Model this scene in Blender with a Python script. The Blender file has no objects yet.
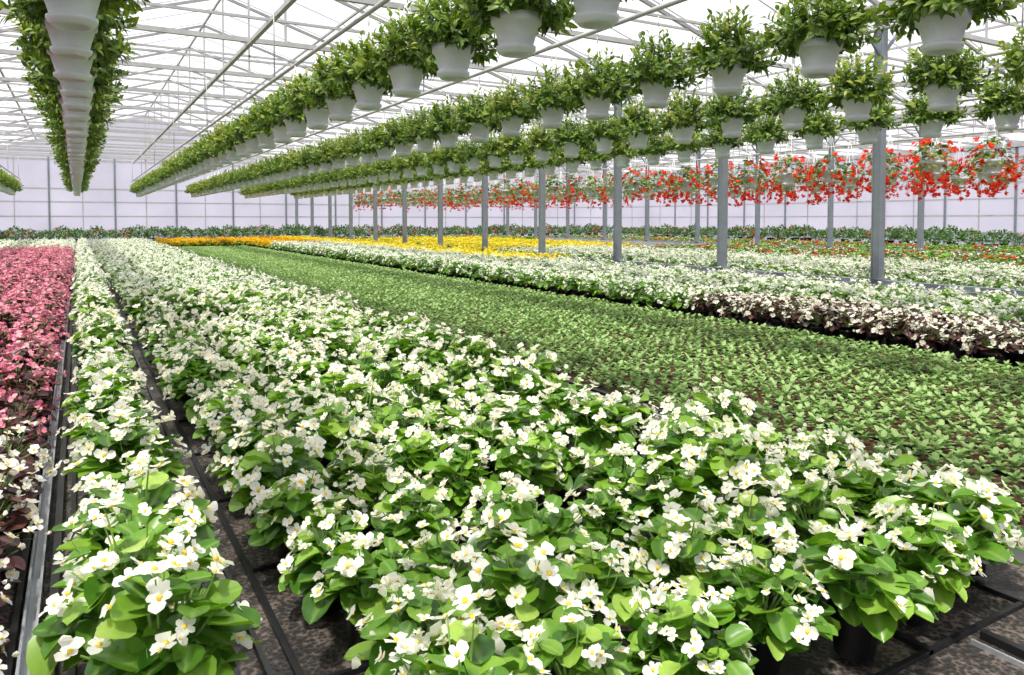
import bpy, math, random
import numpy as np
from mathutils import Vector, Matrix

scene = bpy.context.scene
scene.view_settings.view_transform = 'Standard'
scene.view_settings.look = 'None'
random.seed(7)
V = Vector

# ------------------------------------------------------------------ materials
def newmat(name):
    m = bpy.data.materials.new(name); m.use_nodes = True
    nt = m.node_tree; nt.nodes.clear()
    out = nt.nodes.new('ShaderNodeOutputMaterial')
    return m, nt, out

def N(nt, t, **kw):
    n = nt.nodes.new(t)
    for k, v in kw.items(): setattr(n, k, v)
    return n

def ramp(nt, stops):
    r = N(nt, 'ShaderNodeValToRGB')
    e = r.color_ramp.elements
    while len(e) < len(stops): e.new(0.5)
    for i, (p, c) in enumerate(stops):
        e[i].position = p; e[i].color = (*c, 1)
    return r

def leafmat(name, stops, vein=(0.35, 0.5, 0.15), veinamt=0.4, rough=0.42, trans=0.25, spec=0.4):
    m, nt, out = newmat(name); L = nt.links
    at = N(nt, 'ShaderNodeAttribute', attribute_name='lf')
    sp = N(nt, 'ShaderNodeSeparateXYZ'); L.new(at.outputs['Vector'], sp.inputs[0])
    geo = N(nt, 'ShaderNodeTexCoord')
    nz = N(nt, 'ShaderNodeTexNoise'); nz.inputs['Scale'].default_value = 35; nz.inputs['Detail'].default_value = 2
    L.new(geo.outputs['Object'], nz.inputs['Vector'])
    oi = N(nt, 'ShaderNodeObjectInfo')
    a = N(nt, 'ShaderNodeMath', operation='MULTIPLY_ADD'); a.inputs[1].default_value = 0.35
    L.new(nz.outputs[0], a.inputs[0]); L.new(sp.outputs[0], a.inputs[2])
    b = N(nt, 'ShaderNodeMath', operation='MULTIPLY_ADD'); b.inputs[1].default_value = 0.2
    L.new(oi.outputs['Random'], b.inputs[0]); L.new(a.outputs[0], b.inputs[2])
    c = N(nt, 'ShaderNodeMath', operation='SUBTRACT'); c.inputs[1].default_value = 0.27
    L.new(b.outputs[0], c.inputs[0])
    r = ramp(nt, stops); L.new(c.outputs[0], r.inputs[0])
    mr = N(nt, 'ShaderNodeMapRange'); mr.inputs['From Min'].default_value = 0; mr.inputs['From Max'].default_value = 0.3
    mr.inputs['To Min'].default_value = veinamt; mr.inputs['To Max'].default_value = 0
    L.new(sp.outputs[1], mr.inputs['Value'])
    mx = N(nt, 'ShaderNodeMix', data_type='RGBA'); mx.inputs[7].default_value = (*vein, 1)
    L.new(mr.outputs[0], mx.inputs[0]); L.new(r.outputs[0], mx.inputs[6])
    p = N(nt, 'ShaderNodeBsdfPrincipled')
    p.inputs['Roughness'].default_value = rough
    p.inputs['Specular IOR Level'].default_value = spec
    L.new(mx.outputs[2], p.inputs['Base Color'])
    t = N(nt, 'ShaderNodeBsdfTranslucent')
    hs = N(nt, 'ShaderNodeHueSaturation'); hs.inputs['Value'].default_value = 1.5; hs.inputs['Saturation'].default_value = 1.1
    L.new(mx.outputs[2], hs.inputs['Color']); L.new(hs.outputs[0], t.inputs[0])
    ms = N(nt, 'ShaderNodeMixShader'); ms.inputs[0].default_value = trans
    L.new(p.outputs[0], ms.inputs[1]); L.new(t.outputs[0], ms.inputs[2]); L.new(ms.outputs[0], out.inputs[0])
    return m

def simplemat(name, col, rough=0.5, metal=0.0, var=0.12, scale=6.0, spec=0.5, bump=0.0):
    m, nt, out = newmat(name); L = nt.links
    g = N(nt, 'ShaderNodeTexCoord')
    nz = N(nt, 'ShaderNodeTexNoise'); nz.inputs['Scale'].default_value = scale; nz.inputs['Detail'].default_value = 4
    L.new(g.outputs['Object'], nz.inputs['Vector'])
    lo = tuple(c * (1 - var) for c in col); hi = tuple(min(1, c * (1 + var)) for c in col)
    r = ramp(nt, [(0.3, lo), (0.7, hi)]); L.new(nz.outputs[0], r.inputs[0])
    p = N(nt, 'ShaderNodeBsdfPrincipled'); p.inputs['Roughness'].default_value = rough
    p.inputs['Metallic'].default_value = metal; p.inputs['Specular IOR Level'].default_value = spec
    L.new(r.outputs[0], p.inputs['Base Color'])
    if bump:
        bp = N(nt, 'ShaderNodeBump'); bp.inputs['Strength'].default_value = bump; bp.inputs['Distance'].default_value = 0.01
        L.new(nz.outputs[0], bp.inputs['Height']); L.new(bp.outputs[0], p.inputs['Normal'])
    L.new(p.outputs[0], out.inputs[0])
    return m

def sheetmat(name, col, transp, lo=.84, scale=.35):
    m, nt, out = newmat(name); L = nt.links
    g = N(nt, 'ShaderNodeTexCoord')
    nz = N(nt, 'ShaderNodeTexNoise'); nz.inputs['Scale'].default_value = scale; nz.inputs['Detail'].default_value = 4
    L.new(g.outputs['Object'], nz.inputs['Vector'])
    r = ramp(nt, [(0.3, tuple(c * lo for c in col)), (0.7, col)]); L.new(nz.outputs[0], r.inputs[0])
    a = N(nt, 'ShaderNodeBsdfTransparent'); b = N(nt, 'ShaderNodeBsdfTranslucent')
    a.inputs[0].default_value = (.94, .95, .98, 1)
    L.new(r.outputs[0], b.inputs[0])
    ms = N(nt, 'ShaderNodeMixShader'); ms.inputs[0].default_value = transp
    L.new(b.outputs[0], ms.inputs[1]); L.new(a.outputs[0], ms.inputs[2]); L.new(ms.outputs[0], out.inputs[0])
    return m

M = {}
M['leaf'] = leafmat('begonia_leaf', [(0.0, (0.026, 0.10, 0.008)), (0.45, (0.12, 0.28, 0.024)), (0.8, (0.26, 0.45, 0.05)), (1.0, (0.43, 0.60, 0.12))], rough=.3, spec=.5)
M['bronze'] = leafmat('bronze_leaf', [(0.0, (0.018, 0.008, 0.010)), (0.5, (0.07, 0.022, 0.024)), (1.0, (0.16, 0.07, 0.045))], vein=(.25, .1, .08), rough=.3, trans=.15)
M['white'] = leafmat('white_petal', [(0.0, (0.82, 0.82, 0.66)), (0.4, (0.92, 0.91, 0.84)), (1.0, (0.96, 0.96, 0.93))], vein=(.9, .9, .7), veinamt=.2, rough=.6, spec=.15, trans=.35)
M['pink'] = leafmat('pink_petal', [(0.0, (0.55, 0.10, 0.22)), (0.5, (0.80, 0.27, 0.42)), (1.0, (0.92, 0.58, 0.68))], vein=(.85, .5, .5), veinamt=.2, rough=.6, spec=.15)
M['red'] = leafmat('red_petal', [(0.0, (0.60, 0.01, 0.01)), (0.5, (0.90, 0.05, 0.02)), (1.0, (0.97, 0.20, 0.09))], vein=(.8, .1, .05), veinamt=.2, rough=.6, spec=.15)
M['yellow'] = leafmat('yellow_petal', [(0.0, (0.85, 0.60, 0.03)), (0.5, (0.92, 0.77, 0.06)), (1.0, (0.95, 0.85, 0.16))], vein=(.9, .75, .05), veinamt=.2, rough=.6, spec=.15)
M['orange'] = leafmat('orange_petal', [(0.0, (0.85, 0.35, 0.01)), (0.5, (0.93, 0.52, 0.01)), (1.0, (0.95, 0.66, 0.03))], vein=(.9, .5, .05), veinamt=.2, rough=.6, spec=.15)
M['stamen'] = simplemat('stamen', (0.85, 0.6, 0.05), .7, scale=60)
M['stem'] = simplemat('stem', (0.22, 0.36, 0.09), .5, scale=30)
M['seedling'] = leafmat('seedling_leaf', [(0.0, (0.10, 0.23, 0.045)), (0.5, (0.25, 0.42, 0.12)), (1.0, (0.46, 0.60, 0.28))], vein=(.5, .62, .3), rough=.6, spec=.2)
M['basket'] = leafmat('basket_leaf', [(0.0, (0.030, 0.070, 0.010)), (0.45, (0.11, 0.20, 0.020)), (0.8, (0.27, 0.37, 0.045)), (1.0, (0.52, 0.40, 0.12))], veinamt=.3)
M['dark'] = leafmat('shrub_leaf', [(0.0, (0.02, 0.06, 0.012)), (0.5, (0.06, 0.16, 0.03)), (1.0, (0.14, 0.28, 0.06))])
M['blackpot'] = simplemat('black_plastic', (0.012, 0.012, 0.014), .38, var=.3)
M['soil'] = simplemat('potting_soil', (0.085, 0.045, 0.028), .95, var=.6, scale=70, spec=.1, bump=.8)
M['hangpot'] = simplemat('white_grey_plastic', (0.66, 0.71, 0.73), .3, var=.04)
M['wire'] = simplemat('white_wire', (0.8, 0.81, 0.81), .4)
M['steel'] = simplemat('galvanised_steel', (0.24, 0.275, 0.31), .5, metal=.2, var=.1)
M['roofsteel'] = simplemat('painted_steel', (0.46, 0.46, 0.46), .5, var=.08)
M['alu'] = simplemat('aluminium_rail', (0.55, 0.58, 0.62), .35, metal=.6)
M['concrete'] = simplemat('concrete', (0.42, 0.43, 0.44), .85, scale=12)
M['roofsheet'] = sheetmat('roof_glazing', (0.90, 0.90, 0.97), 0.76)
M['wallsheet'] = sheetmat('wall_polycarbonate', (0.74, 0.70, 0.78), 0.14, .80, .5)
M['kickwall'] = sheetmat('wall_lower_panel', (0.50, 0.50, 0.58), 0.0)

def clothmat():
    m, nt, out = newmat('ground_cloth'); L = nt.links
    g = N(nt, 'ShaderNodeTexCoord')
    w1 = N(nt, 'ShaderNodeTexVoronoi'); w1.inputs['Scale'].default_value = 90
    nz = N(nt, 'ShaderNodeTexNoise'); nz.inputs['Scale'].default_value = 9; nz.inputs['Detail'].default_value = 8
    for n in (w1, nz): L.new(g.outputs['Object'], n.inputs['Vector'])
    ad = N(nt, 'ShaderNodeMath', operation='MULTIPLY_ADD'); ad.inputs[1].default_value = .5
    L.new(w1.outputs['Distance'], ad.inputs[0]); L.new(nz.outputs[0], ad.inputs[2])
    r = ramp(nt, [(0.45, (0.012, 0.011, 0.011)), (0.76, (0.035, 0.030, 0.027)), (0.98, (0.16, 0.13, 0.11))])
    L.new(ad.outputs[0], r.inputs[0])
    p = N(nt, 'ShaderNodeBsdfPrincipled'); p.inputs['Roughness'].default_value = .55
    L.new(r.outputs[0], p.inputs['Base Color'])
    b = N(nt, 'ShaderNodeBump'); b.inputs['Strength'].default_value = .6; b.inputs['Distance'].default_value = .008
    L.new(ad.outputs[0], b.inputs['Height']); L.new(b.outputs[0], p.inputs['Normal'])
    L.new(p.outputs[0], out.inputs[0])
    return m
M['cloth'] = clothmat()

# ------------------------------------------------------------------ mesh builder
class B:
    def __init__(s):
        s.v = []; s.f = []; s.m = []; s.a = []; s.mats = []; s.sm = []
    def mi(s, name):
        if name not in s.mats: s.mats.append(name)
        return s.mats.index(name)
    def face(s, idx, mat, smooth=True):
        s.f.append(idx); s.m.append(s.mi(mat)); s.sm.append(smooth)
    def vert(s, p, a=(0.5, 1, 0)):
        s.v.append((p[0], p[1], p[2])); s.a.append(a); return len(s.v) - 1
    def blade(s, base, d, n, L, W, seg, ac, prof, cup, curl, mat, rnd, wav=0.0):
        d = d.normalized(); sd = d.cross(n)
        if sd.length < 1e-4: sd = d.cross(V((1, .3, .2)))
        sd.normalize(); n = sd.cross(d).normalized()
        rows = []
        for i in range(seg + 1):
            t = (1 - math.cos(math.pi * i / seg)) / 2; w = W * max(prof(t), 0.04)
            row = []
            for j in range(ac + 1):
                u = -1 + 2 * j / ac
                k = cup * w * u * u - curl * L * t * t
                if wav: k += wav * L * math.sin(7 * t + 3 * u + rnd * 20) * abs(u)
                row.append(s.vert(base + d * (L * t) + sd * (u * w) + n * k, (rnd, abs(u), t)))
            rows.append(row)
        for i in range(seg):
            for j in range(ac):
                s.face((rows[i][j], rows[i][j + 1], rows[i + 1][j + 1], rows[i + 1][j]), mat)
    def box(s, lo, hi, mat):
        x0, y0, z0 = lo; x1, y1, z1 = hi
        i = [s.vert(p) for p in [(x0, y0, z0), (x1, y0, z0), (x1, y1, z0), (x0, y1, z0), (x0, y0, z1), (x1, y0, z1), (x1, y1, z1), (x0, y1, z1)]]
        for q in [(0, 3, 2, 1), (4, 5, 6, 7), (0, 1, 5, 4), (1, 2, 6, 5), (2, 3, 7, 6), (3, 0, 4, 7)]:
            s.face(tuple(i[k] for k in q), mat, False)
    def beam(s, p, q, r, mat, n=4, r2=None, cap=True):
        p = V(p); q = V(q); d = (q - p).normalized()
        up = V((0, 0, 1)) if abs(d.z) < .9 else V((0, 1, 0))
        a = d.cross(up).normalized(); b = a.cross(d)
        r2 = r if r2 is None else r2
        A = []; C = []
        for k in range(n):
            th = 2 * math.pi * (k + .5) / n; o = a * math.cos(th) + b * math.sin(th)
            A.append(s.vert(p + o * r)); C.append(s.vert(q + o * r2))
        for k in range(n):
            s.face((A[k], A[(k + 1) % n], C[(k + 1) % n], C[k]), mat, n > 4)
        if cap:
            s.face(tuple(reversed(A)), mat, False); s.face(tuple(C), mat, False)
    def lathe(s, c, prof, mat, n=16):
        rings = []
        for r, z in prof:
            rings.append([s.vert((c[0] + r * math.cos(2 * math.pi * k / n), c[1] + r * math.sin(2 * math.pi * k / n), c[2] + z)) for k in range(n)])
        for i in range(len(rings) - 1):
            for k in range(n):
                s.face((rings[i][k], rings[i][(k + 1) % n], rings[i + 1][(k + 1) % n], rings[i + 1][k]), mat)
        return rings
    def disc(s, c, r, mat, n=16):
        i = [s.vert((c[0] + r * math.cos(2 * math.pi * k / n), c[1] + r * math.sin(2 * math.pi * k / n), c[2])) for k in range(n)]
        s.face(tuple(i), mat, False)
    def blob(s, c, r, mat, n=6, rnd=.5):
        top = s.vert(c + V((0, 0, r)), (rnd, 1, 0)); bot = s.vert(c - V((0, 0, r)), (rnd, 1, 0))
        R = []
        for lat in (.6, -.6):
            R.append([s.vert(c + V((r * .85 * math.cos(2 * math.pi * k / n), r * .85 * math.sin(2 * math.pi * k / n), r * lat)), (rnd, 1, 0)) for k in range(n)])
        for k in range(n):
            k2 = (k + 1) % n
            s.face((top, R[0][k], R[0][k2]), mat); s.face((R[0][k], R[1][k], R[1][k2], R[0][k2]), mat); s.face((R[1][k], bot, R[1][k2]), mat)
    def mesh(s, name):
        me = bpy.data.meshes.new(name)
        me.from_pydata(s.v, [], s.f)
        for m in s.mats: me.materials.append(M[m])
        me.polygons.foreach_set('material_index', s.m)
        me.polygons.foreach_set('use_smooth', s.sm)
        at = me.attributes.new('lf', 'FLOAT_VECTOR', 'POINT')
        at.data.foreach_set('vector', np.array(s.a, dtype=np.float32).ravel())
        me.update()
        return me
    def obj(s, name, link=True):
        o = bpy.data.objects.new(name, s.mesh(name))
        if link: scene.collection.objects.link(o)
        return o

rr = random.uniform
p_round = lambda t: 2 * math.sqrt(max(0, t * (1 - t))) * (1.08 - .16 * t)
p_lance = lambda t: max(0, math.sin(math.pi * t ** .8)) ** .9
p_petal = lambda t: 2 * math.sqrt(max(0, t * (1 - t))) * (.62 + .55 * t)

def rdir(zlo=-1, zhi=1):
    z = rr(zlo, zhi); a = rr(0, 2 * math.pi); q = math.sqrt(1 - z * z)
    return V((q * math.cos(a), q * math.sin(a), z))

def flower(b, c, n, size, mat, hi=True, npet=4):
    n = n.normalized(); t = n.cross(rdir()).normalized(); q = n.cross(t)
    seg, ac = (4, 4) if hi else (2, 2)
    a0 = rr(0, 6.28)
    for k in range(npet):
        a = a0 + 2 * math.pi * k / npet
        d = t * math.cos(a) + q * math.sin(a)
        if npet == 4: L = size * (.56 if k % 2 == 0 else .44); W = L * (.56 if k % 2 == 0 else .36)
        else: L = size * .5; W = L * .45
        tilt = rr(.05, .6)
        b.blade(c + n * (.001 * k), d + n * tilt, n - d * tilt, L, W, seg, ac, p_petal, .28, rr(-.1, .22), mat, rr(.1, 1), .03)
    if hi:
        b.blob(c + n * size * .09, size * .11, 'stamen')

def pot(b, r=.055, h=.095):
    b.lathe((0, 0, 0), [(0.001, 0.002), (r * .72, 0.002), (r * .95, h * .85), (r * 1.04, h * .86), (r * 1.04, h), (r * .95, h), (r * .93, h * .88)], 'blackpot', 14)
    b.disc((0, 0, h * .9), r * .94, 'soil', 14)

def begonia(name, leaf='leaf', fl='white', nl=70, nf=13, R=.13, H=.15, fs=.044, ls=.072, hi=True, cl=(1, 2, 3, 3, 4)):
    b = B(); pot(b)
    c0 = V((0, 0, .115))
    for i in range(nl):
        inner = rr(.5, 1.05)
        d = rdir(-.08, 1.0)
        p = c0 + V((d.x * R * inner, d.y * R * inner, max(-.012, d.z * H * inner)))
        rad = V((d.x, d.y, 0)) + V((rr(-.6, .6), rr(-.6, .6), 0))
        if rad.length < .05: rad = V((1, 0, 0))
        rad.normalize()
        tilt = rr(-.25, .7) - .35 * (1 - max(0, d.z))
        ld = rad + V((0, 0, tilt))
        nn = V((0, 0, 1)) * 1.0 + rad * rr(-.3, .9) + rdir() * .3
        L = ls * rr(.6, 1.28) * (1.08 if d.z < .3 else .9)
        base = p - ld.normalized() * L * .5
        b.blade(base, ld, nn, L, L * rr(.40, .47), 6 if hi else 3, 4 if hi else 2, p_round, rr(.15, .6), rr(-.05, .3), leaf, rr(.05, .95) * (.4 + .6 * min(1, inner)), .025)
    for i in range(16 if hi else 0):
        d = rdir(.1, 1)
        b.beam(c0, c0 + V((d.x * R * .85, d.y * R * .85, d.z * H * .9)), .004, 'stem', 5, .0025, False)
    for i in range(nf):
        z = 1 - (i + .5) / nf * .92; a = i * 2.39996 + rr(-.5, .5); q = math.sqrt(max(0, 1 - z * z))
        d = V((q * math.cos(a), q * math.sin(a), z + rr(-.1, .1)))
        cc = c0 + V((d.x * R * 1.03, d.y * R * 1.03, d.z * H * rr(1.04, 1.30)))
        b.beam(c0 + V((d.x * R * .6, d.y * R * .6, d.z * H * .6)), cc, .0022, 'stem', 4, .0016, False)
        for k in range(random.choice(cl)):
            o = rdir() * rr(.012, .032)
            n = (d * .8 + V((0, 0, .5)) + rdir() * .75)
            s = fs * rr(.6, 1.15)
            if rr(0, 1) < .2:   # closed bud
                for sg in (1, -1):
                    b.blade(cc + o, d + rdir() * .3, rdir(), s * .45, s * .2, 3, 2, p_petal, .8, .1, fl, rr(.0, .5))
            else:
                flower(b, cc + o, n, s, fl, hi)
    return b.obj(name, False)

def coll(name, objs, loc=(0, 0, 0), step=.7):
    c = bpy.data.collections.new(name)
    for i, o in enumerate(objs):
        c.objects.link(o); o.location = (loc[0], loc[1] + step * i, loc[2])
    return c

C = {}
C['white'] = coll('white_begonia_plants', [begonia('white_begonia_plant_%d' % i, nf=nf, nl=94, R=rr(.12, .138), H=rr(.12, .17), fs=rr(.042, .048), cl=(1, 2, 3, 4, 5)) for i, nf in enumerate((10, 12, 15, 17, 18, 21, 15))], (1, 2, 0.02))
C['whitefar'] = coll('white_begonia_plants_dense', [begonia('white_begonia_dense_%d' % i, nf=21, nl=56, hi=False, fs=.044) for i in range(3)], (1, 10, 0.02))
C['whitemid'] = coll('white_begonia_plants_mid', [begonia('white_begonia_mid_%d' % i, nf=17, nl=56, hi=False, fs=.044) for i in range(3)], (6, 8, 0))
C['bpink'] = coll('bronze_pink_begonia_plants', [begonia('bronze_pink_begonia_%d' % i, 'bronze', 'pink', nf=23, nl=54, fs=.042, ls=.062) for i in range(3)], (-1.5, 8, 0))
C['bdark'] = coll('bronze_begonia_plants', [begonia('bronze_begonia_%d' % i, 'bronze', 'pink', nf=9, nl=62, fs=.038, ls=.062, H=.11) for i in range(3)], (-1.5, 4, 0))
C['bwhite'] = coll('bronze_white_begonia_plants', [begonia('bronze_white_begonia_%d' % i, 'bronze', 'white', nf=17, nl=60, fs=.043, ls=.062, H=.13) for i in range(3)], (-1.5, 1, 0))
C['yellow'] = coll('yellow_flower_plants', [begonia('yellow_flower_%d' % i, 'leaf', 'yellow', nf=26, nl=44, hi=False, fs=.054) for i in range(2)], (10, 20, 0))
C['orange'] = coll('orange_flower_plants', [begonia('orange_flower_%d' % i, 'leaf', 'orange', nf=24, nl=44, hi=False, fs=.052) for i in range(2)], (5, 29, 0))
C['redmix'] = coll('red_flower_plants', [begonia('red_flower_0', 'dark', 'red', nf=8, nl=60, hi=False, fs=.055), begonia('red_flower_1', 'leaf', 'red', nf=1, nl=60, hi=False), begonia('red_flower_2', 'dark', 'white', nf=5, nl=60, hi=False), begonia('red_flower_3', 'leaf', 'white', nf=1, nl=60, hi=False), begonia('red_flower_4', 'leaf', 'white', nf=2, nl=60, hi=False)], (15, 10, 0))

def seedling(name):
    b = B()
    for k in range(random.choice((11, 12, 13))):
        a = k * 2.4 + rr(-.3, .3); el = rr(.3, 1.6) if k > 5 else rr(0.0, .5)
        d = V((math.cos(a), math.sin(a), el)); L = rr(.023, .037)
        b.blade(V((0, 0, .004 + .002 * k)), d, V((0, 0, 1)) - d * .3, L, L * .33, 3, 2, p_round, .3, rr(.05, .3), 'seedling', min(1, rr(0, .6) + k * .035))
    b.beam((0, 0, 0), (0, 0, .028), .002, 'stem', 4)
    return b.obj(name, False)
C['seed'] = coll('seedling_plants', [seedling('seedling_%d' % i) for i in range(5)], (4, 3, .066))

def hangbasket(name, red=False, nred=30):
    b = B()
    b.lathe((0, 0, 0), [(.001, .022), (.058, .022), (.064, .0), (.078, .0), (.084, .008), (.098, .02), (.1, .038), (.086, .042), (.088, .052), (.114, .145), (.126, .147), (.131, .19), (.122, .193), (.116, .165)], 'hangpot', 22)
    b.disc((0, 0, .17), .118, 'soil', 22)
    top = .62 if not red else .82
    for k in range(4):
        a = k * math.pi / 2 + .4
        b.beam((.124 * math.cos(a), .124 * math.sin(a), .185), (0.01 * math.cos(a), .01 * math.sin(a), top), .004, 'wire', 5)
    b.beam((0, 0, top), (0, 0, top + .08), .005, 'wire', 5)
    if not red:
        for s in range(145):     # stems carrying whorls of pointed leaves
            d = rdir(-.28, 1.0)
            R = rr(.22, .335); H = rr(.24, .37)
            tip = V((d.x * R, d.y * R, .222 + (d.z * H if d.z > 0 else d.z * .22)))
            base = V((d.x * .07, d.y * .07, .19))
            b.beam(base, tip, .003, 'stem', 4, .002, False)
            ax = (tip - base).normalized()
            for w in range(8):
                t = .42 + .58 * w / 7
                p = base.lerp(tip, t); side = ax.cross(rdir()).normalized()
                out = .95 * (1 - .5 * (w / 7))
                ld = ax * (1.15 - out) + side * out + V((0, 0, .15))
                L = rr(.05, .078) * (1 - .2 * (w / 7))
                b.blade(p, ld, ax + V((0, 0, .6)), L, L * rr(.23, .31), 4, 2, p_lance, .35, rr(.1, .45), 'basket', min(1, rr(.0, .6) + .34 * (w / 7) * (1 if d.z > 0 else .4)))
    else:
        for s in range(130):
            d = rdir(-.5, 1.0); R = rr(.12, .26)
            p = V((d.x * R, d.y * R, .2 + d.z * .24))
            ld = V((d.x, d.y, rr(-.6, .4)))
            L = rr(.05, .08)
            b.blade(p, ld, V((0, 0, 1)) + d * .4, L, L * .45, 3, 2, p_round, .2, .2, 'basket', rr(0, .8))
        for s in range(nred):
            d = rdir(-1, .8); R = rr(.18, .35)
            p = V((d.x * R, d.y * R, .16 + d.z * .35))
            b.beam((d.x * .08, d.y * .08, .2), p, .002, 'stem', 4, .0015, False)
            for k in range(9):
                flower(b, p + rdir() * rr(.01, .038), d + rdir() * .6, rr(.038, .056), 'red', False, 5)
    return b.obj(name, False)
C['hang'] = coll('green_hanging_baskets', [hangbasket('hanging_basket_plant_%d' % i) for i in range(4)], (2.02, 5, 1.885), .8)
C['hangred'] = coll('red_hanging_baskets', [hangbasket('red_basket_plant_%d' % i, True, n) for i, n in enumerate((46, 32, 40, 22))], (11.5, 5, 1.56), .8)
C['hangfar'] = coll('sparse_red_hanging_baskets', [hangbasket('sparse_red_basket_plant_%d' % i, True, n) for i, n in enumerate((4, 26, 14))], (11.5, 18, 1.56), .8)

def shrub(name, fl):
    b = B(); pot(b, .11, .2)
    for i in range(150):
        d = rdir(-.3, 1); R = rr(.16, .27)
        p = V((d.x * R, d.y * R, .32 + d.z * R * .95))
        L = rr(.06, .1)
        b.blade(p, d + rdir() * .7, d + V((0, 0, .6)), L, L * .35, 3, 2, p_lance, .3, .2, 'dark', rr(0, .9))
    b.beam((0, 0, .15), (0, 0, .4), .012, 'stem', 6)
    for i in range(8 if fl else 0):
        d = rdir(0, 1); p = V((d.x * .27, d.y * .27, .32 + d.z * .27))
        for k in range(3): flower(b, p + rdir() * .03, d, .05, fl, False, 5)
    return b.obj(name, False)
C['shrub'] = coll('potted_shrubs', [shrub('potted_shrub_0', None), shrub('potted_shrub_1', 'pink'), shrub('potted_shrub_2', 'red'), shrub('potted_shrub_3', None), shrub('potted_shrub_4', None)], (20, 32.5, 0), .7)

# ------------------------------------------------------------------ instancing
def scatter(name, col, pts, smin=.88, smax=1.15, tilt=.08, rotz=True):
    n = len(pts); k = len(col.objects)
    me = bpy.data.meshes.new(name); me.from_pydata([tuple(p[:3]) for p in pts], [], [])
    ra = me.attributes.new('rot', 'FLOAT_VECTOR', 'POINT')
    ra.data.foreach_set('vector', np.array([(rr(-tilt, tilt), rr(-tilt, tilt), rr(0, 6.283) if rotz else 0) for _ in pts], dtype=np.float32).ravel())
    sa = me.attributes.new('scl', 'FLOAT', 'POINT')
    sa.data.foreach_set('value', np.array([rr(smin, smax) * (p[3] if len(p) > 3 else 1) for p in pts], dtype=np.float32))
    ia = me.attributes.new('idx', 'INT', 'POINT')
    ia.data.foreach_set('value', np.array([random.randrange(k) for _ in pts], dtype=np.int32))
    o = bpy.data.objects.new(name, me); scene.collection.objects.link(o)
    ng = bpy.data.node_groups.new(name + '_scatter', 'GeometryNodeTree')
    ng.interface.new_socket('Geometry', in_out='INPUT', socket_type='NodeSocketGeometry')
    ng.interface.new_socket('Geometry', in_out='OUTPUT', socket_type='NodeSocketGeometry')
    gi = ng.nodes.new('NodeGroupInput'); go = ng.nodes.new('NodeGroupOutput')
    ip = ng.nodes.new('GeometryNodeInstanceOnPoints'); ci = ng.nodes.new('GeometryNodeCollectionInfo')
    ci.inputs['Collection'].default_value = col
    ci.inputs['Separate Children'].default_value = True; ci.inputs['Reset Children'].default_value = True
    def na(nm, ty):
        a = ng.nodes.new('GeometryNodeInputNamedAttribute'); a.data_type = ty; a.inputs[0].default_value = nm
        return a.outputs['Attribute']
    L = ng.links
    L.new(gi.outputs[0], ip.inputs['Points']); L.new(ci.outputs[0], ip.inputs['Instance'])
    ip.inputs['Pick Instance'].default_value = True
    L.new(na('idx', 'INT'), ip.inputs['Instance Index'])
    L.new(na('rot', 'FLOAT_VECTOR'), ip.inputs['Rotation'])
    L.new(na('scl', 'FLOAT'), ip.inputs['Scale'])
    L.new(ip.outputs[0], go.inputs[0])
    md = o.modifiers.new('scatter', 'NODES'); md.node_group = ng
    return o

def grid(x0, x1, y0, y1, dx, dy, z=0.0, jit=.03, skip=0.0):
    P = []
    nx = max(1, round((x1 - x0) / dx)); ny = max(1, round((y1 - y0) / dy))
    for j in range(ny + 1):
        for i in range(nx + 1):
            if rr(0, 1) < skip: continue
            P.append((x0 + (x1 - x0) * i / nx + rr(-jit, jit), y0 + (y1 - y0) * j / ny + rr(-jit, jit), z))
    return P
def line(x, y0, y1, dy, z, jit=.02, s=1):
    return [(x + rr(-jit, jit), y0 + dy * k + rr(-jit, jit), z, s) for k in range(int((y1 - y0) / dy) + 1)]

Z = .016
near = grid(.53, 1.96, 1.06, 8.0, .245, .258, Z, .035, .06) + line(2.15, 1.10, 2.3, .255, Z)
near += line(.12, .55, 8.0, .31, Z, .02, 1.1)
scatter('white_begonia_bed', C['white'], near, .82, 1.18, .14)
far = grid(.53, 1.96, 8.25, 31, .25, .25, Z, .03) + line(.12, 8.3, 31, .28, Z, .02, 1.1)
scatter('white_begonia_bed', C['whitefar'], far)
scatter('bronze_white_begonia_bed', C['bwhite'], grid(-2.9, -.25, .6, 3.1, .22, .22, Z), .9, 1.08)
scatter('bronze_begonia_bed', C['bdark'], grid(-2.9, -.25, 3.35, 4.0, .23, .23, Z), .85, 1.0)
scatter('pink_begonia_bed', C['bpink'], grid(-3.2, -.25, 4.25, 22, .24, .24, Z))
scatter('white_begonia_bed', C['whitefar'], grid(-3.2, -.25, 22.3, 31, .25, .25, Z))
scatter('seedling_bed', C['seed'], grid(2.52, 5.02, 1.0, 27.0, .083, .083, .066, .010, .02), .85, 1.35, .15)
scatter('bronze_white_begonia_bed', C['bwhite'], grid(5.30, 5.95, 1.5, 5.3, .22, .22, Z), .9, 1.1)
scatter('white_begonia_bed', C['whitemid'], grid(6.2, 7.55, 2.0, 5.4, .24, .24, Z) + grid(5.35, 6.95, 5.6, 24, .24, .24, Z) + grid(7.1, 7.6, 5.6, 11.5, .24, .24, Z))
scatter('yellow_flower_bed', C['yellow'], grid(7.1, 8.1, 11.8, 31, .24, .24, Z) + grid(9.2, 14, 16.5, 27, .27, .27, Z))
scatter('orange_flower_bed', C['orange'], grid(2.6, 6.95, 27.4, 31, .25, .25, Z) + grid(5.4, 6.95, 24.2, 27.2, .25, .25, Z))
scatter('white_begonia_bed', C['whitemid'], grid(9.2, 12.6, 2.5, 16.2, .25, .25, Z))
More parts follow.
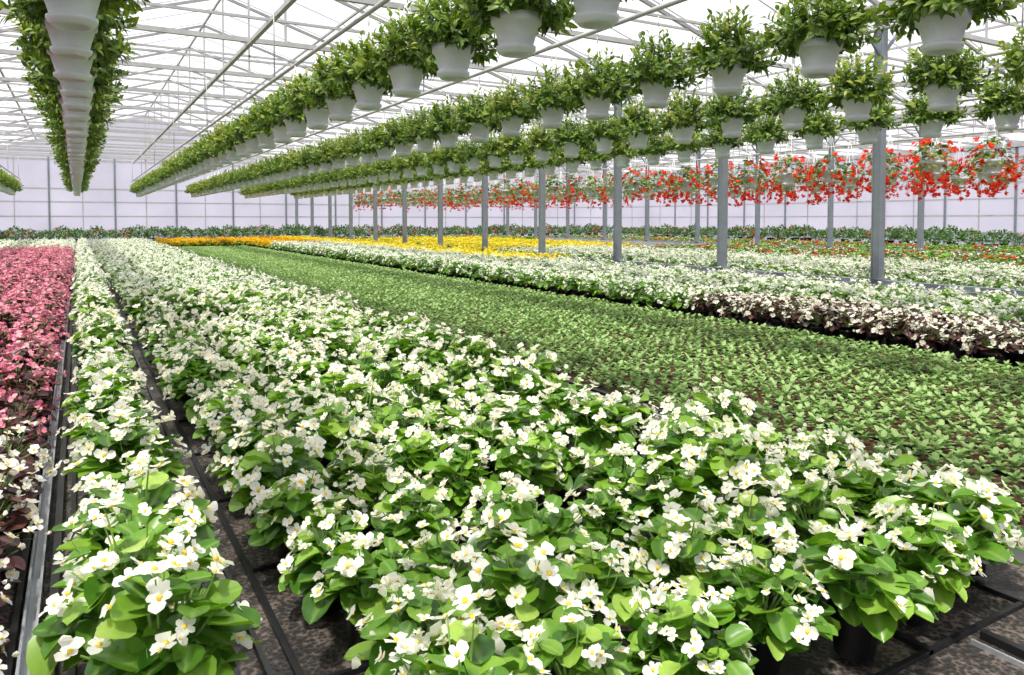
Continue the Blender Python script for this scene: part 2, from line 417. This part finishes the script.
scatter('red_flower_bed', C['redmix'], grid(13.1, 17.6, 3, 16.2, .28, .28, Z) + grid(18.8, 23, 4, 30, .35, .35, Z, skip=.1) + grid(9.2, 17.5, 27.5, 32, .3, .3, Z))
scatter('potted_shrub_row', C['shrub'], grid(-11, 26, 34.0, 34.7, .55, .6, 0, .08) + grid(25.5, 26.3, 8, 33, .7, .6, 0, .08), .95, 1.35)

HX = [-1.95, 0.0, 1.99, 3.86, 5.9, 7.75]
Y0 = [2.0, 1.7, 1.20, 1.47, 1.15, .85]
for x, y0 in zip(HX, Y0):
    pts = [(x + rr(-.015, .015), y0 + .73 * k + rr(-.03, .03), 1.865) for k in range(int((32 - y0) / .73))]
    scatter('hanging_basket_row', C['hang'], pts, .97, 1.06, .03)
RX = (9.75, 11.7, 13.6)
for x, y0 in zip(RX, (1.2, 1.5, 1.4)):
    pts = [(x, y0 + .75 * k + rr(-.05, .05), 1.56 + rr(-.03, .03)) for k in range(int((30 - y0) / .75))]
    lim = 13.0
    scatter('red_hanging_basket_row', C['hangred'], [p for p in pts if p[1] < lim], .94, 1.1, .04)
    scatter('mixed_hanging_basket_row', C['hangfar'], [p for p in pts if p[1] >= lim], .94, 1.1, .04)

b = B()
for x in HX: b.beam((x, -2, 2.62), (x, 35.5, 2.62), .02, 'roofsteel', 8)
for x in RX: b.beam((x, -2, 2.52), (x, 35.5, 2.52), .02, 'roofsteel', 8)
for y in np.arange(-1.5, 36, 5.16):
    for x in HX + list(RX):
        b.beam((x, y, 2.52 if x > 9 else 2.62), (x, y, 3.5), .008, 'roofsteel', 5)
b.obj('basket_support_rail')

# ------------------------------------------------------------------ ground & trays
b = B(); b.box((-13, -6, -.1), (27.8, 36, 0), 'cloth'); b.obj('floor')

b = B()
for x0, x1, y0, y1 in ((-.03, .28, .4, 31), (.40, 2.10, .95, 31)):
    for y in np.arange(y0, y1, .6):
        b.box((x0, y, .001), (x1, y + .012, .012), 'blackpot')
    n = 1 if x1 - x0 < .5 else 4
    for i in range(n + 1):
        x = x0 + (x1 - x0) * i / n
        b.box((x - .008, y0, .001), (x + .008, y1, .014), 'blackpot')
b.obj('plant_tray')

b = B()
b.box((-.130, -1, .0), (-.124, 31, .05), 'alu'); b.box((-.103, -1, .0), (-.097, 31, .05), 'alu')
b.box((-.130, -1, .0), (-.097, 31, .012), 'alu')
b.box((-.155, -1, .0), (-.140, 31, .03), 'blackpot'); b.box((-.080, -1, .0), (-.06, 31, .03), 'blackpot')
b.obj('aluminium_gutter_rail')
b = B()
b.box((.335, .2, .0), (.347, 31, .022), 'blackpot')
b.box((1.80, -3, 0), (1.806, .93, .012), 'alu'); b.box((1.84, -3, 0), (1.86, .93, .02), 'blackpot')
b.obj('irrigation_pipe')

b = B()
b.box((2.44, .9, .0), (5.10, 27.2, .05), 'soil')
for i in range(6):
    x = 2.44 + 2.66 * i / 5; b.box((x - .012, .9, 0.001), (x + .012, 27.2, .062), 'blackpot')
for y in np.arange(.9, 27.3, .41):
    b.box((2.43, y - .008, 0.001), (5.11, y + .008, .058), 'blackpot')
b.box((2.36, .5, .0), (2.375, 27.2, .075), 'alu'); b.box((2.40, .5, .0), (2.43, 27.2, .08), 'blackpot')
b.obj('seedling_tray')

for i, cx in enumerate((8.6, 18.2)):
    b = B(); b.box((cx - .1, -4, 0), (cx + .1, 35.8, .20), 'concrete'); b.box((cx - .06, -4, .20), (cx + .06, 35.8, .255), 'steel'); b.obj('post_base_curb')

# ------------------------------------------------------------------ structure
PY = [5.65 + 2.58 * k for k in range(-4, 12)]
b = B()
b.box((-.055, -.055, 0), (.055, -.043, 3.24), 'steel'); b.box((-.055, .043, 0), (.055, .055, 3.24), 'steel')
b.box((-.038, -.043, 0), (.038, .043, 3.24), 'steel'); b.box((-.1, -.09, 0), (.1, .09, .02), 'steel')
b.beam((0, 0, 2.75), (-.5, 0, 3.24), .022, 'steel'); b.beam((0, 0, 2.75), (.5, 0, 3.24), .022, 'steel')
pm = b.mesh('steel_post')
for bx in (8.6, 18.2):
    for y in PY:
        if bx > 10 and y < 3: continue
        o = bpy.data.objects.new('steel_post', pm); o.location = (bx, y, .256); scene.collection.objects.link(o)

EZ = 3.5
bays = [(-13, -3.4, 5.1), (-3.4, 8.6, 5.5), (8.6, 18.2, 5.1), (18.2, 27.8, 5.1)]
b = B(); g = B()
for x0, x1, rz in bays:
    xm = (x0 + x1) / 2
    for y in PY + [-6, 36]:
        b.beam((x0, y, EZ), (x1, y, EZ), .045, 'roofsteel')
        if y < 33: b.beam((x0, y + 1.29, EZ - .02), (x1, y + 1.29, EZ - .02), .022, 'roofsteel')
        b.beam((x0, y, EZ + .32), (x1, y, EZ + .32), .022, 'roofsteel')
        b.beam((x0, y, EZ + .12), (xm, y, rz), .035, 'roofsteel'); b.beam((x1, y, EZ + .12), (xm, y, rz), .035, 'roofsteel')
        b.beam((xm, y, EZ), (xm, y, rz), .022, 'roofsteel')
        for sgn, xe in ((1, x0), (-1, x1)):
            w = (xm - x0)
            b.beam((xe + sgn * w * .5, y, EZ), (xe + sgn * w * .5, y, EZ + .12 + (rz - EZ - .12) * .5), .018, 'roofsteel')
    for i in range(7):   # purlins
        t = i / 6; x = x0 + (x1 - x0) * t; z = EZ + .15 + (rz - EZ - .12) * (1 - abs(2 * t - 1))
        b.beam((x, -6, z), (x, 36, z), .028, 'roofsteel')
    b.beam((xm - .5, -6, EZ - .05), (xm - .5, 36, EZ - .05), .04, 'roofsteel')
    y = -6
    while y < 36:        # glazing bars
        b.beam((x0, y, EZ + .18), (xm, y, rz + .06), .010, 'roofsteel', 4, None, False); b.beam((x1, y, EZ + .18), (xm, y, rz + .06), .010, 'roofsteel', 4, None, False)
        y += 1.29
    q = [g.vert(p) for p in [(x0, -6, EZ + .22), (xm, -6, rz + .1), (xm, 36, rz + .1), (x0, 36, EZ + .22), (x1, -6, EZ + .22), (x1, 36, EZ + .22)]]
    g.face((q[0], q[1], q[2], q[3]), 'roofsheet', False); g.face((q[1], q[4], q[5], q[2]), 'roofsheet', False)
    b.box((x1 - .12, -6, EZ), (x1 + .12, 36, EZ + .14), 'roofsteel')
b.obj('roof_frame'); g.obj('ceiling')

def wall(name, horiz, c, a0, a1, gable):
    g = B(); f = B()
    def P(a, z, o=0): return (a, c + o, z) if horiz else (c + o, a, z)
    for z0, z1, mt in ((0, .55, 'kickwall'), (.55, EZ + .2, 'wallsheet')):
        q = [g.vert(P(*t)) for t in ((a0, z0), (a1, z0), (a1, z1), (a0, z1))]
        g.face(tuple(q), mt, False)
    if gable:
        for x0, x1, rz in bays:
            q = [g.vert(P(*t)) for t in ((x0, EZ + .2), (x1, EZ + .2), ((x0 + x1) / 2, rz + .1))]
            g.face(tuple(q), 'wallsheet', False)
    a = a0; k = 0
    while a <= a1 + .01:
        f.beam(P(a, 0, 0), P(a, EZ + .1, 0), .05 if k % 2 == 0 else .022, 'steel' if k % 2 == 0 else 'roofsteel'); a += 1.2; k += 1
    for z in (.55, 1.15, 1.75, 2.3, EZ): f.beam(P(a0, z), P(a1, z), .03, 'roofsteel')
    o = g.obj(name); o2 = f.obj('frame_bars'); o2.parent = o
wall('wall_back', True, 36.0, -13, 27.8, True)
wall('wall_front', True, -6.0, -13, 27.8, True)
wall('wall_right', False, 27.8, -6, 36, False)
wall('wall_left', False, -13, -6, 36, False)

# ------------------------------------------------------------------ light
w = bpy.data.worlds.new('sky'); scene.world = w; w.use_nodes = True
nt = w.node_tree; nt.nodes.clear()
o = nt.nodes.new('ShaderNodeOutputWorld'); bg = nt.nodes.new('ShaderNodeBackground')
tc = nt.nodes.new('ShaderNodeTexCoord'); sx = nt.nodes.new('ShaderNodeSeparateXYZ')
nt.links.new(tc.outputs['Generated'], sx.inputs[0])
r = ramp(nt, [(0.0, (0.88, 0.87, 0.95)), (0.5, (1, 1, 1))]); nt.links.new(sx.outputs[2], r.inputs[0])
nt.links.new(r.outputs[0], bg.inputs[0]); bg.inputs[1].default_value = 1.12
nt.links.new(bg.outputs[0], o.inputs[0])
sd = bpy.data.lights.new('sun', 'SUN'); sd.energy = 6.3; sd.angle = math.radians(5); sd.color = (1, .94, .84)
so = bpy.data.objects.new('sun', sd); scene.collection.objects.link(so)
so.rotation_euler = V((0.30, 0.25, -1.0)).to_track_quat('-Z', 'Y').to_euler()

# ------------------------------------------------------------------ camera
FPX = 740.0
cd = bpy.data.cameras.new('camera'); cam = bpy.data.objects.new('camera', cd); scene.collection.objects.link(cam)
cd.sensor_width = 36; cd.lens = FPX / 1024 * 36; cd.clip_start = .05; cd.clip_end = 200
pitch = math.radians(2.0)
cam.location = (0, 0, 1.0)
cam.rotation_euler = (math.radians(90) - pitch, 0, -math.atan(434 / FPX))
cd.shift_y = -(337.5 - 220 - FPX * math.tan(pitch)) / 1024
scene.camera = cam
